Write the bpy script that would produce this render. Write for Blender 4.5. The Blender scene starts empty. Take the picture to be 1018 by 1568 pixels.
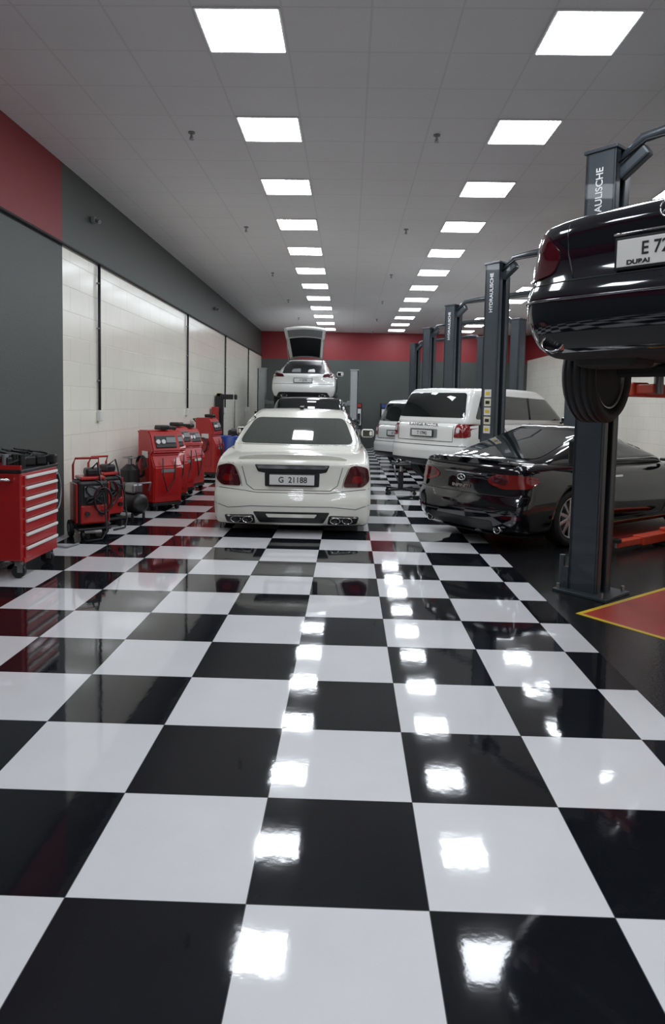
import bpy, bmesh, math, random
from mathutils import Vector, Matrix, Euler, geometry
from mathutils.bvhtree import BVHTree
random.seed(4)
scene=bpy.context.scene
col=scene.collection
try:
    scene.view_settings.view_transform='Standard'
except Exception: pass

# ---------------------------------------------------------------- materials
def mat(name,c,rough=.5,metal=0,coat=0,spec=.5,em=None,ems=0,noise=0,nscale=8,bump=0,bscale=60):
    m=bpy.data.materials.new(name); m.use_nodes=True
    nt=m.node_tree; b=nt.nodes['Principled BSDF']
    b.inputs['Base Color'].default_value=(*c,1)
    b.inputs['Roughness'].default_value=rough
    b.inputs['Metallic'].default_value=metal
    b.inputs['Coat Weight'].default_value=coat
    b.inputs['Coat Roughness'].default_value=.03
    b.inputs['Specular IOR Level'].default_value=spec
    if em:
        b.inputs['Emission Color'].default_value=(*em,1); b.inputs['Emission Strength'].default_value=ems
    tc=nt.nodes.new('ShaderNodeTexCoord')
    if noise:
        n=nt.nodes.new('ShaderNodeTexNoise'); n.inputs['Scale'].default_value=nscale; n.inputs['Detail'].default_value=5
        nt.links.new(tc.outputs['Object'],n.inputs['Vector'])
        mx=nt.nodes.new('ShaderNodeMix'); mx.data_type='RGBA'
        mx.inputs['A'].default_value=(*[x*(1-noise) for x in c],1)
        mx.inputs['B'].default_value=(*[min(1,x*(1+noise)) for x in c],1)
        nt.links.new(n.outputs['Fac'],mx.inputs['Factor']); nt.links.new(mx.outputs['Result'],b.inputs['Base Color'])
    if bump:
        n2=nt.nodes.new('ShaderNodeTexNoise'); n2.inputs['Scale'].default_value=bscale
        nt.links.new(tc.outputs['Object'],n2.inputs['Vector'])
        bp=nt.nodes.new('ShaderNodeBump'); bp.inputs['Strength'].default_value=bump; bp.inputs['Distance'].default_value=.01
        nt.links.new(n2.outputs['Fac'],bp.inputs['Height']); nt.links.new(bp.outputs['Normal'],b.inputs['Normal'])
    return m

M_white=mat('paint_white',(.80,.79,.71),.25,0,1)
M_white2=mat('paint_white_cool',(.80,.80,.77),.25,0,1)
M_black=mat('paint_black',(.003,.003,.005),.09,0,1)
M_black2=mat('paint_black_blue',(.003,.004,.008),.10,0,1)
M_glass=mat('dark_glass',(.010,.013,.013),.04,0,1)
M_glassg=mat('tinted_glass',(.022,.034,.028),.05,0,1)
M_rub=mat('rubber',(.012,.012,.013),.6,noise=.3)
M_plas=mat('black_plastic',(.012,.012,.013),.38)
M_dark=mat('underbody_dark',(.015,.015,.015),.7,noise=.4)
M_chrome=mat('chrome',(.75,.75,.76),.12,1)
M_dchrome=mat('dark_chrome',(.28,.28,.29),.15,1)
M_alu=mat('brushed_aluminium',(.62,.63,.65),.32,1,noise=.1)
M_steel=mat('steel',(.32,.32,.33),.4,1,noise=.2)
M_lamp=mat('tail_lamp_red',(.06,.003,.008),.1,0,1)
M_lamp2=mat('tail_lamp_bright',(.19,.008,.008),.12,0,1)
M_lampw=mat('lamp_clear',(.6,.6,.62),.1,0,1)
M_plate=mat('plate_white',(.72,.72,.70),.4)
M_ink=mat('ink_black',(.01,.01,.012),.5)
M_red=mat('powder_red',(.38,.008,.010),.3,0,.4,noise=.1)
M_red2=mat('machine_red',(.42,.014,.012),.35,0,.3,noise=.1)
M_orange=mat('arm_orange_red',(.60,.055,.02),.4,noise=.15)
M_post=mat('post_dark_grey',(.04,.05,.06),.38,0,.2,noise=.15)
M_postl=mat('post_light_grey',(.35,.37,.37),.45,noise=.1)
M_grey=mat('plastic_grey',(.22,.23,.24),.45)
M_blue=mat('plastic_blue',(.02,.06,.30),.4)
M_yel=mat('yellow_paint',(.70,.48,.03),.4,noise=.15)
M_cream=mat('sticker_cream',(.70,.66,.5),.5)
M_textw=mat('text_white',(.8,.8,.8),.5)
M_panel=mat('led_panel',(1,1,1),.5,em=(.885,.935,1.0),ems=20)
M_frame=mat('panel_frame_white',(.8,.8,.8),.4)

# ---------------------------------------------------------------- mesh builder
class MB:
    def __init__(s): s.v=[];s.f=[];s.m=[];s.sm=[];s.mats=[]
    def mi(s,m):
        if m not in s.mats: s.mats.append(m)
        return s.mats.index(m)
    def add(s,verts,faces,m,smooth=False,M=None):
        o=len(s.v); i=s.mi(m)
        for v in verts:
            v=Vector(v); s.v.append(M@v if M is not None else v)
        for f in faces:
            s.f.append([a+o for a in f]); s.m.append(i); s.sm.append(smooth)
    def box(s,c,size,m,bev=.01,rot=None,seg=2,M=None,taper=None):
        b=bmesh.new(); bmesh.ops.create_cube(b,size=1)
        for v in b.verts:
            v.co=Vector((v.co.x*size[0],v.co.y*size[1],v.co.z*size[2]))
            if taper and v.co.z>0: v.co.x*=taper[0]; v.co.y*=taper[1]
        if bev>0: bmesh.ops.bevel(b,geom=list(b.edges),offset=min(bev,min(size)*.45),segments=seg,affect='EDGES',profile=.5)
        T=Matrix.Translation(Vector(c))
        if rot: T=T@Euler(rot).to_matrix().to_4x4()
        if M is not None: T=M@T
        b.verts.ensure_lookup_table()
        for i,v in enumerate(b.verts): v.index=i
        s.add([v.co.copy() for v in b.verts],[[v.index for v in f.verts] for f in b.faces],m,False,T); b.free()
    def cyl(s,p0,p1,r,m,seg=20,r2=None,cap=True,M=None):
        p0=Vector(p0);p1=Vector(p1); r2=r if r2 is None else r2
        d=(p1-p0); L=d.length; q=d.to_track_quat('Z','Y').to_matrix().to_4x4()
        T=Matrix.Translation(p0)@q
        if M is not None: T=M@T
        vs=[];fs=[]
        for i in range(seg):
            a=2*math.pi*i/seg; vs.append((r*math.cos(a),r*math.sin(a),0))
        for i in range(seg):
            a=2*math.pi*i/seg; vs.append((r2*math.cos(a),r2*math.sin(a),L))
        for i in range(seg):
            j=(i+1)%seg; fs.append([i,j,seg+j,seg+i])
        s.add(vs,fs,m,True,T)
        if cap:
            s.add(vs[:seg],[list(range(seg))[::-1]],m,False,T); s.add(vs[seg:],[list(range(seg))],m,False,T)
    def tube(s,pts,r,m,seg=8,closed=False,M=None):
        pts=[Vector(p) for p in pts]; n=len(pts); vs=[];fs=[]
        up=Vector((0,0,1))
        for i,p in enumerate(pts):
            if closed: t=(pts[(i+1)%n]-pts[i-1])
            else: t=(pts[min(i+1,n-1)]-pts[max(i-1,0)])
            t.normalize()
            a=t.cross(up)
            if a.length<.05: a=t.cross(Vector((1,0,0)))
            a.normalize(); b=t.cross(a)
            for k in range(seg):
                an=2*math.pi*k/seg; vs.append(p+a*r*math.cos(an)+b*r*math.sin(an))
        for i in range(n if closed else n-1):
            j=(i+1)%n
            for k in range(seg):
                l=(k+1)%seg; fs.append([i*seg+k,i*seg+l,j*seg+l,j*seg+k])
        if not closed:
            fs.append(list(range(seg))[::-1]); fs.append([(n-1)*seg+k for k in range(seg)])
        s.add(vs,fs,m,True,M)
    def lathe(s,prof,m,M=None,seg=40,closed=True):
        n=len(prof); vs=[];fs=[]
        for i in range(seg):
            a=2*math.pi*i/seg
            for r,h in prof: vs.append((r*math.cos(a),r*math.sin(a),h))
        for i in range(seg):
            j=(i+1)%seg
            for k in range(n if closed else n-1):
                l=(k+1)%n; fs.append([i*n+k,j*n+k,j*n+l,i*n+l])
        s.add(vs,fs,m,True,M)
    def obj(s,name,parent=None,loc=(0,0,0),rotz=0,recalc=True):
        me=bpy.data.meshes.new(name); me.from_pydata([tuple(v) for v in s.v],[],s.f)
        for m in s.mats: me.materials.append(m)
        me.polygons.foreach_set('material_index',s.m); me.polygons.foreach_set('use_smooth',s.sm)
        me.update()
        if recalc:
            b=bmesh.new(); b.from_mesh(me); bmesh.ops.recalc_face_normals(b,faces=b.faces); b.to_mesh(me); b.free()
        o=bpy.data.objects.new(name,me); col.objects.link(o); o.location=loc; o.rotation_euler=(0,0,rotz)
        if parent: o.parent=parent
        return o

def empty(name,loc,rotz=0):
    e=bpy.data.objects.new(name,None); e.empty_display_size=.2; col.objects.link(e); e.location=loc; e.rotation_euler=(0,0,rotz); return e

def text(name,s,size,m,parent,M,ext=.001,sx=1):
    c=bpy.data.curves.new(name,'FONT'); c.body=s; c.size=size; c.extrude=ext; c.align_x='CENTER'; c.align_y='CENTER'
    c.materials.append(m); c.offset=.0012
    o=bpy.data.objects.new(name,c); col.objects.link(o)
    if parent: o.parent=parent
    o.matrix_local=M@Matrix.Diagonal((sx,1,1,1))
    return o

# ---------------------------------------------------------------- helpers
def interp(tab,x):
    if x<=tab[0][0]: return tab[0][1]
    if x>=tab[-1][0]: return tab[-1][1]
    for i in range(len(tab)-1):
        if tab[i][0]<=x<=tab[i+1][0]: break
    def sl(k):
        if k<=0 or k>=len(tab)-1: 
            a,b=(0,1) if k<=0 else (-2,-1)
            return (tab[b][1]-tab[a][1])/(tab[b][0]-tab[a][0])
        s0=(tab[k][1]-tab[k-1][1])/(tab[k][0]-tab[k-1][0]); s1=(tab[k+1][1]-tab[k][1])/(tab[k+1][0]-tab[k][0])
        if s0*s1<=0: return 0
        return 2*s0*s1/(s0+s1)
    h=tab[i+1][0]-tab[i][0]; t=(x-tab[i][0])/h; a,b=tab[i][1],tab[i+1][1]; m0,m1=sl(i)*h,sl(i+1)*h
    return (2*t**3-3*t*t+1)*a+(t**3-2*t*t+t)*m0+(-2*t**3+3*t*t)*b+(t**3-t*t)*m1

def lines(lo,hi,r,n,k=4):
    a=[lo+r-r*math.tan(math.radians(45*(k-i)/k)) for i in range(k)]
    b=[lo+r+(hi-lo-2*r)*i/n for i in range(n+1)]
    c=[hi-r+r*math.tan(math.radians(45*(i+1)/k)) for i in range(k)]
    return a+b+c
def rbox(hx,L,H,r,nx,ny,nz):
    X=lines(-hx,hx,r,nx);Y=lines(0,L,r,ny);Z=lines(0,H,r,nz)
    idx={};V=[];F=[];bot=[]
    def g(i,j,l):
        if (i,j,l) not in idx:
            p=Vector((X[i],Y[j],Z[l]))
            q=Vector((min(max(p.x,-hx+r),hx-r),min(max(p.y,r),L-r),min(max(p.z,r),H-r)))
            d=p-q
            idx[(i,j,l)]=len(V); V.append(q+d.normalized()*r)
        return idx[(i,j,l)]
    a,b,c=len(X)-1,len(Y)-1,len(Z)-1
    for i in range(a):
        for j in range(b):
            F.append([g(i,j,0),g(i,j+1,0),g(i+1,j+1,0),g(i+1,j,0)]); bot.append(len(F)-1)
            F.append([g(i,j,c),g(i+1,j,c),g(i+1,j+1,c),g(i,j+1,c)])
        for l in range(c):
            F.append([g(i,0,l),g(i+1,0,l),g(i+1,0,l+1),g(i,0,l+1)])
            F.append([g(i,b,l),g(i,b,l+1),g(i+1,b,l+1),g(i+1,b,l)])
    for j in range(b):
        for l in range(c):
            F.append([g(0,j,l),g(0,j,l+1),g(0,j+1,l+1),g(0,j+1,l)])
            F.append([g(a,j,l),g(a,j+1,l),g(a,j+1,l+1),g(a,j,l+1)])
    return V,F,set(bot)

def inpoly(p,P):
    x,y=p; c=False; n=len(P)
    for i in range(n):
        x1,y1=P[i];x2,y2=P[i-1]
        if (y1>y)!=(y2>y) and x<(x2-x1)*(y-y1)/(y2-y1)+x1: c=not c
    return c
def rnd(P,r,n=4):
    out=[];N=len(P)
    for i in range(N):
        a=Vector(P[i-1]);b=Vector(P[i]);c=Vector(P[(i+1)%N])
        ra=min(r,(a-b).length*.45); rc=min(r,(c-b).length*.45)
        p0=b+(a-b).normalized()*ra; p1=b+(c-b).normalized()*rc
        for k in range(n+1):
            t=k/n; out.append(tuple(p0*(1-t)**2+b*2*t*(1-t)+p1*t*t))
    return out
def view(v,L):
    return {'rear':(Vector((0,-2,0)),Vector((1,0,0)),Vector((0,0,1)),Vector((0,1,0))),
     'front':(Vector((0,L+2,0)),Vector((1,0,0)),Vector((0,0,1)),Vector((0,-1,0))),
     'left':(Vector((-3,0,0)),Vector((0,1,0)),Vector((0,0,1)),Vector((1,0,0))),
     'right':(Vector((3,0,0)),Vector((0,1,0)),Vector((0,0,1)),Vector((-1,0,0))),
     'top':(Vector((0,0,4)),Vector((1,0,0)),Vector((0,1,0)),Vector((0,0,-1)))}[v]
def hit(bvh,vw,p,off):
    O,A,B,d=vw; s=O+A*p[0]+B*p[1]
    loc,n,i,ds=bvh.ray_cast(s,d)
    if loc is None:
        loc,n,i,ds=bvh.find_nearest(s+d*2.2)
    if n.dot(d)>0: n=-n
    return loc+n*off,n
def decal(mb,bvh,vw,poly,m,off=.006,r=.03,step=.05,thick=.02):
    P=rnd(poly,r)
    Q=[]
    for i in range(len(P)):
        a=Vector(P[i]);b=Vector(P[(i+1)%len(P)]); k=max(1,int((b-a).length/step))
        for j in range(k): Q.append(tuple(a+(b-a)*j/k))
    pts=[Q[0]]
    for q in Q[1:]:
        if (Vector(q)-Vector(pts[-1])).length>.002: pts.append(q)
    if (Vector(pts[0])-Vector(pts[-1])).length<.002: pts.pop()
    n=len(pts); x0=min(p[0] for p in pts);x1=max(p[0] for p in pts);y0=min(p[1] for p in pts);y1=max(p[1] for p in pts)
    allp=list(pts); X=x0+step/2
    while X<x1:
        Y=y0+step/2
        while Y<y1:
            if inpoly((X,Y),pts) and min((Vector((X,Y))-Vector(q)).length for q in pts)>step*.45: allp.append((X,Y))
            Y+=step
        X+=step
    vs,es,fs,_,_,_=geometry.delaunay_2d_cdt([Vector(p) for p in allp],[(i,(i+1)%n) for i in range(n)],[],1,1e-6)
    V=[];N=[]
    for v in vs:
        l,nn=hit(bvh,vw,(v.x,v.y),off); V.append(l);N.append(nn)
    mb.add(V,[list(f) for f in fs],m,True)
    cnt={}
    for f in fs:
        for k in range(3):
            e=(f[k],f[(k+1)%3]); cnt[tuple(sorted(e))]=cnt.get(tuple(sorted(e)),[])+[e]
    RV=[];RF=[]
    for k,e in cnt.items():
        if len(e)==1:
            a,b=e[0]; o=len(RV)
            RV+= [V[a],V[b],V[b]-N[b]*thick,V[a]-N[a]*thick]; RF.append([o,o+3,o+2,o+1])
    mb.add(RV,RF,m,False)
def groove(mb,bvh,vw,pts,m,r=.004,step=.05,off=0):
    out=[]
    for i in range(len(pts)-1):
        a=Vector(pts[i]);b=Vector(pts[i+1]);k=max(1,int((b-a).length/step))
        for j in range(k): out.append(hit(bvh,vw,tuple(a+(b-a)*j/k),off)[0])
    out.append(hit(bvh,vw,pts[-1],off)[0])
    mb.tube(out,r,m,6)
def mir(P): return [(-a,b) for a,b in P][::-1]

def wheel(mb,c,R,w,side,n=10,rimm=None):
    rimm=rimm or M_alu
    M=Matrix.Translation(Vector(c))@Matrix.Rotation(math.radians(90*side),4,'Y')
    Ri=R*.70
    pr=[(Ri,-w/2+.02),(R-.035,-w/2),(R-.008,-w/2+.025)]
    for g in (-.075,-.028,.028,.075):
        pr+=[(R,g-.008),(R-.01,g-.005),(R-.01,g+.005),(R,g+.008)]
    pr+=[(R-.008,w/2-.025),(R-.035,w/2),(Ri,w/2-.02)]
    mb.lathe(pr,M_rub,M)
    mb.lathe([(Ri+.004,-w/2+.02),(Ri-.02,-w/2+.03),(Ri-.03,0),(Ri-.015,w/2-.03),(Ri+.008,w/2-.012),(Ri+.012,w/2-.03)],rimm,M)
    mb.cyl((0,0,-.02),(0,0,.0),Ri*.72,M_steel,24,M=M)
    mb.cyl((0,0,-w/2+.04),(0,0,-w/2+.05),Ri-.015,M_dark,24,M=M)
    mb.cyl((0,0,.0),(0,0,w/2-.035),.065,rimm,16,r2=.045,M=M)
    for i in range(n):
        a=2*math.pi*i/n
        mb.box((Ri*.52,0,w/2-.055),(Ri*.98,.045,.03),rimm,.008,None,1,M=M@Matrix.Rotation(a,4,'Z'))

def car(name,S,loc,phi,lift=0):
    root=empty(name,(loc[0],loc[1],lift),-math.radians(phi))
    W=S['W'];L=S['L'];Hn=.9; paint=S['paint']
    V,F,bot=rbox(W,L,Hn,S.get('r',.09),14,56,10)
    zbv=S['zb']
    def D(p):
        x,y,z=p; u=x/W; t=z/Hn
        zt=interp(S['top'],y)-S.get('crown',.03)*u*u
        z2=zbv+t*(zt-zbv)
        x2=x*interp(S['sec'],t)*interp(S['plan'],y/L)
        wr=max(0,1-y/.9)**1.5; wf=max(0,1-(L-y)/1.2)**1.5
        y2=y+wr*(interp(S['rear'],z2)+S.get('rc',.08)*u*u+S.get('rc6',.12)*abs(u)**6)-wf*(.1*(z2-.3)**2+.2*u*u+.15*abs(u)**6)
        return Vector((x2,y2,z2))
    BV=[D(p) for p in V]
    yrb,yrt,yft,yfb,zb0,zr,wb,wr_=S['cab']
    CV0,CF,_=rbox(1.0,2.0,.5,S.get('cr',.10),14,30,10)
    def C(p):
        x,y,z=p;u=x;s=y/2;t=z/.5
        ta=t**S.get('cp',1.25)
        yr=yrb+(yrt-yrb)*ta; yf=yfb+(yft-yfb)*t**1.15
        hw=wb+(wr_-wb)*t**1.4
        hw*=1-S.get('ct',.10)*(1-s)**3*(1) -.05*s**3
        yy=(1-s)*yr+s*yf+ .14*u*u*(1-s)**4 -.16*u*u*s**4
        zz=zb0+t*((zr-S.get('arch',.05)*(2*s-1)**2*1.0-.02*u*u)-zb0)
        return Vector((u*hw,yy,zz))
    CV=[C(p) for p in CV0]
    bvh=BVHTree.FromPolygons(BV+CV,F+[[i+len(BV) for i in f] for f in CF])
    mb=MB(); mb.mi(paint); mb.mi(M_dark)
    mb.add(BV,F,paint,True)
    for k in bot: mb.m[k]=1
    ob=mb.obj('body',root)
    R=S['R'];ww=S.get('tw',.25)
    wy=S['wy']
    cut=MB(); cut.mi(paint);cut.mi(M_dark)
    for y in wy:
        for sd in (-1,1):
            cut.cyl((sd*(W-.36),y,R+.0),(sd*(W+.3),y,R+.0),R+.055,M_dark,40)
    co=cut.obj('cut',root)
    bpy.context.view_layer.update()
    md=ob.modifiers.new('b','BOOLEAN'); md.operation='DIFFERENCE'; md.object=co; md.solver='EXACT'
    dg=bpy.context.evaluated_depsgraph_get(); dg.update()
    me=bpy.data.meshes.new_from_object(ob.evaluated_get(dg))
    ob.modifiers.clear()
    if len(me.polygons)>500: ob.data=me
    bpy.data.objects.remove(co,do_unlink=True)
    mb=MB(); mb.add(CV,CF,paint,True); mb.obj('cabin',root)
    mb=MB()
    for i,y in enumerate(wy):
        for sd in (-1,1):
            wheel(mb,(sd*(W-ww/2-.03),y,R-S.get('droop',0)),R,ww,sd,S.get('spokes',10),S.get('rim'))
        mb.box((0,y,R+.02-S.get('droop',0)),(2*(W-.3),.1,.08),M_dark,.02)
        for sd in (-1,1): mb.box((sd*.45,y+.15,R+.0),(.5,.07,.06),M_steel,.01,(0,0,sd*.3))
    mb.obj('wheels',root)
    mb=MB(); z=zbv
    mb.tube([(-.25,L-1.3,z+.0),(-.2,3,z-.02),(-.15,2,z-.02),(-.3,1.2,z-.01),(-.55,.75,z+.02)],.035,M_steel)
    mb.tube([(.1,3,z-.02),(.15,2,z-.02),(.3,1.2,z-.01),(.55,.75,z+.02)],.035,M_steel)
    for sd in (-1,1): mb.box((sd*.5,.62,z+.02),(.42,.35,.14),M_dark,.05)
    mb.box((0,2.1,z-.01),(.3,1.4,.06),M_dark,.02); mb.box((0,1.5,z),(1.1,.35,.12),M_dark,.05)
    mb.box((0,L-1.0,z),(1.0,.9,.1),M_dark,.03)
    mb.obj('underbody_parts',root)
    mb=MB()
    for d in S['dec']:
        kind,v,m,P=d[:4]; kw=d[4] if len(d)>4 else {}
        kw=dict(kw); sym=kw.pop('sym',False)
        fn=decal if kind=='d' else groove
        if v=='side':
            fn(mb,bvh,view('left',L),P,m,**kw); fn(mb,bvh,view('right',L),P,m,**kw)
        else:
            fn(mb,bvh,view(v,L),P,m,**kw)
            if sym: fn(mb,bvh,view(v,L),mir(P),m,**kw)
    my,mz=S['mirror']
    for sd in (-1,1):
        mb.box((sd*(W+.07),my,mz),(.22,.12,.15),S.get('mirm',paint),.05,(0,0,-sd*.15),4)
        mb.box((sd*(W+.07),my-.06,mz),(.17,.01,.11),M_glass,.004)
        mb.box((sd*(W-.06),my+.02,mz-.05),(.14,.06,.04),M_plas,.015)
    mb.obj('trim_and_glass',root,recalc=False)
    if 'plate' in S:
        px,pz,pw,ph,s=S['plate']
        l,n=hit(bvh,view('rear',L),(px,pz),0)
        mb=MB(); y=l.y-.03
        mb.box((px,y,pz),(pw+.03,.02,ph+.03),M_plas,.006); mb.box((px,y-.011,pz),(pw,.006,ph),M_plate,.003)
        mb.box((px,y+.03,pz),(pw*.5,.06,ph*.5),M_plas,.003)
        mb.obj('number_plate',root)
        Mt=Matrix.Translation((px+pw*.02,y-.016,pz+ph*S.get('pdz',-.02)))@Matrix.Rotation(math.pi/2,4,'X')
        text('plate_text',s,ph*S.get('pts',.80),M_ink,root,Mt,.001,S.get('psx',.85))
        if 'plate2' in S:
            text('plate_small_text',S['plate2'],ph*.22,M_ink,root,Matrix.Translation((px-pw*.27,y-.016,pz-ph*.36))@Matrix.Rotation(math.pi/2,4,'X'),.001,1.3)
    for e in S.get('exh',[]):
        x,z,rx,rz=e; l,n=hit(bvh,view('rear',L),(x,max(z,zbv+.08)),0)
        mb=MB(); y=l.y-.02
        M=Matrix.Translation((x,y,z))@Matrix.Rotation(-math.pi/2,4,'X')@Matrix.Diagonal((rx,rz,1,1))
        mb.lathe([(1,0),(1.06,.01),(1.06,.3),(.9,.3),(.86,.02),(.9,0)],M_chrome,M,28)
        mb.cyl((0,0,.05),(0,0,.06),.9,M_ink,28,M=M)
        mb.obj('exhaust_tip',root)
    return root,bvh
def bootlip(root,bvh,w,y0,curve,h0,m):
    mb=MB(); prof=[]
    for i in range(25):
        x=-w+2*w*i/24; u=x/w
        y=y0+curve*u*u
        loc,n,_,_=bvh.ray_cast(Vector((x,y,3)),Vector((0,0,-1)))
        h=h0*(1-abs(u)**5)+.004
        prof.append([Vector((x,y-.07,loc.z-.03)),Vector((x,y-.10,loc.z+h)),Vector((x,y-.075,loc.z+h+.006)),Vector((x,y+.10,loc.z+.004)),Vector((x,y+.06,loc.z-.04))])
    vs=[p for q in prof for p in q]; fs=[]
    for i in range(24):
        for k in range(5):
            fs.append([i*5+k,i*5+(k+1)%5,(i+1)*5+(k+1)%5,(i+1)*5+k])
    fs+= [[0,1,2,3,4],[124,123,122,121,120]]
    mb.add(vs,fs,m,False); mb.obj('boot_lip_spoiler',root)

SEC=[(0,.90),(.12,.95),(.4,1.0),(.62,1.0),(.85,.965),(1,.93)]
SEC1=[(0,.965),(.12,.985),(.4,1.0),(.66,1.0),(.85,.985),(1,.965)]
PLAN=[(0,.955),(.15,.99),(.3,1),(.7,1),(.88,.975),(1,.92)]
PLAN1=[(0,.975),(.15,.995),(.3,1),(.7,1),(.88,.975),(1,.92)]

# ---- white luxury coupe-saloon (centre)
S1=dict(W=1.02,L=5.35,paint=M_white,zb=.10,r=.06,R=.37,tw=.27,wy=(1.12,4.42),sec=SEC1,plan=PLAN1,crown=.045,rc=.06,rc6=.08,
 top=[(0,.915),(.12,.955),(.5,1.01),(1.2,1.06),(2.5,1.07),(3.9,1.06),(4.6,1.0),(5.15,.92),(5.35,.84)],
 rear=[(.12,.05),(.20,.0),(.34,-.02),(.46,-.02),(.53,.035),(.62,.05),(.8,.045),(.94,.01)],
 cab=(.42,1.85,2.95,3.9,.93,1.57,.97,.74),arch=.06,cr=.17,ct=.08,cp=1.15,mirror=(3.45,1.15),
 plate=(0,.69,.56,.125,'G  21188'),exh=[(-.70,.18,.065,.038),(-.55,.18,.065,.038),(.70,.18,.065,.038),(.55,.18,.065,.038)],psx=.95,
 dec=[
 ('d','rear',M_glassg,[(-.79,1.095),(.79,1.095),(.66,1.43),(-.66,1.43)],dict(r=.09)),
 ('g','rear',M_chrome,[(-.81,1.082),(.81,1.082)],dict(r=.006)),
 ('d','rear',M_lamp,[(.64,.60),(.66,.70),(.73,.865),(.82,.875),(.95,.84),(.975,.68),(.89,.60)],dict(sym=True,r=.04,thick=.03,off=.008)),
 ('d','rear',M_lamp2,[(.74,.66),(.76,.74),(.86,.745),(.89,.68),(.84,.65)],dict(sym=True,r=.03,thick=.01,off=.012)),
 ('g','rear',M_dchrome,[(.63,.595),(.65,.70),(.725,.878),(.82,.888)],dict(sym=True,r=.004)),
 ('d','rear',M_ink,[(-.43,.785),(-.34,.77),(.34,.77),(.43,.785),(.47,.875),(-.47,.875)],dict(r=.02,off=.003)),
 ('d','rear',M_dchrome,[(-.42,.83),(.42,.83),(.45,.87),(-.45,.87)],dict(r=.01,off=.02)),
 ('d','rear',M_ink,[(-.34,.60),(.34,.60),(.345,.775),(-.345,.775)],dict(r=.02,off=.003)),
 ('g','rear',M_ink,[(-.65,.90),(-.63,.84),(-.57,.62),(-.48,.555),(.48,.555),(.57,.62),(.63,.84),(.65,.90)],dict(r=.004)),
 ('g','rear',M_ink,[(-.97,.575),(-.6,.545),(-.46,.525),(.46,.525),(.6,.545),(.97,.575)],dict(r=.004)),
 ('g','rear',M_grey,[(-.97,.38),(-.8,.33),(-.5,.36),(.5,.36),(.8,.33),(.97,.38)],dict(r=.006)),
 ('d','rear',M_plas,[(-.48,.29),(.48,.29),(.40,.15),(-.40,.15)],dict(r=.02)),
 ('d','rear',M_white,[(-.32,.265),(.32,.265),(.29,.225),(-.29,.225)],dict(r=.01,off=.02)),
 ('d','rear',M_plas,[(-.85,.235),(-.47,.25),(-.45,.13),(-.82,.13)],dict(r=.03,sym=True,off=.002)),
 ('d','side',M_glass,[(1.25,1.14),(3.55,1.14),(3.0,1.45),(2.1,1.48),(1.75,1.42)],dict(r=.06)),
 ('g','side',M_chrome,[(1.1,1.10),(3.7,1.10)],dict(r=.008)),
 ('g','side',M_ink,[(1.95,.95),(1.95,.35),(2.1,.25),(3.4,.25),(3.5,.5),(3.5,.98)],dict(r=.004)),
 ('d','side',M_chrome,[(2.1,.86),(2.35,.86),(2.35,.885),(2.1,.885)],dict(r=.01,off=.02)),
 ('d','front',M_lampw,[(.55,.62),(.88,.62),(.88,.78),(.55,.78)],dict(sym=True)),
 ('d','front',M_chrome,[(-.38,.4),(.38,.4),(.38,.85),(-.38,.85)],dict(off=.02)),
 ('d','top',M_plas,[(-.03,2.1),(.03,2.1),(.03,2.28),(-.03,2.28)],dict(r=.02,off=.04,thick=.05)),
 ])
r1,b1=car('white_luxury_coupe',S1,(-.69,8.32),-1.0)
bootlip(r1,b1,.68,.17,.08,.035,M_white)

# ---- generic dark sedan specs
def sedan(W,L,paint,dec,**k):
    S=dict(W=W,L=L,paint=paint,zb=.2,r=.1,R=.335,tw=.24,wy=(1.05,L-.9),sec=SEC,plan=PLAN,crown=.03,
     top=[(0,.93),(.15,.985),(.5,1.01),(1.2,1.0),(2.5,.98),(3.6,.97),(4.2,.88),(L-.1,.72),(L,.66)],
     rear=[(.18,.10),(.3,.02),(.45,-.01),(.56,.0),(.62,.05),(.8,.07),(.95,.04)],
     cab=(.45,1.45,2.5,3.55,.93,1.45,.80,.58),arch=.06,mirror=(3.1,1.03),dec=dec)
    S.update(k); return S
sidewin=[('d','side',M_glass,[(1.0,1.04),(3.1,1.03),(2.6,1.31),(1.9,1.36),(1.4,1.30)],dict(r=.06)),
 ('g','side',M_ink,[(2.15,1.0),(2.15,.3)],dict(r=.004)),('g','side',M_ink,[(1.1,1.0),(1.35,.75),(1.4,.4)],dict(r=.004)),
 ('g','side',M_ink,[(3.15,.95),(3.15,.4)],dict(r=.004)),
 ('d','side',M_chrome,[(1.35,.80),(1.55,.80),(1.55,.825),(1.35,.825)],dict(r=.01,off=.02)),
 ('d','front',M_lampw,[(.5,.55),(.8,.6),(.8,.7),(.5,.68)],dict(sym=True)),
 ('d','front',M_plas,[(-.35,.35),(.35,.35),(.4,.62),(-.4,.62)])]
coupewin=[('d','side',M_glass,[(1.15,1.05),(3.05,1.04),(2.5,1.31),(1.9,1.35),(1.5,1.28)],dict(r=.06)),
 ('g','side',M_ink,[(1.65,1.0),(1.6,.6),(1.75,.28),(3.05,.28),(3.15,.95)],dict(r=.005)),
 ('g','side',M_chrome,[(1.1,1.03),(3.1,1.015)],dict(r=.007)),
 ('d','side',M_chrome,[(1.80,.80),(2.02,.80),(2.02,.825),(1.80,.825)],dict(r=.01,off=.02)),
 ('d','front',M_lampw,[(.5,.55),(.8,.6),(.8,.7),(.5,.68)],dict(sym=True)),
 ('d','front',M_plas,[(-.35,.35),(.35,.35),(.4,.62),(-.4,.62)])]
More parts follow.
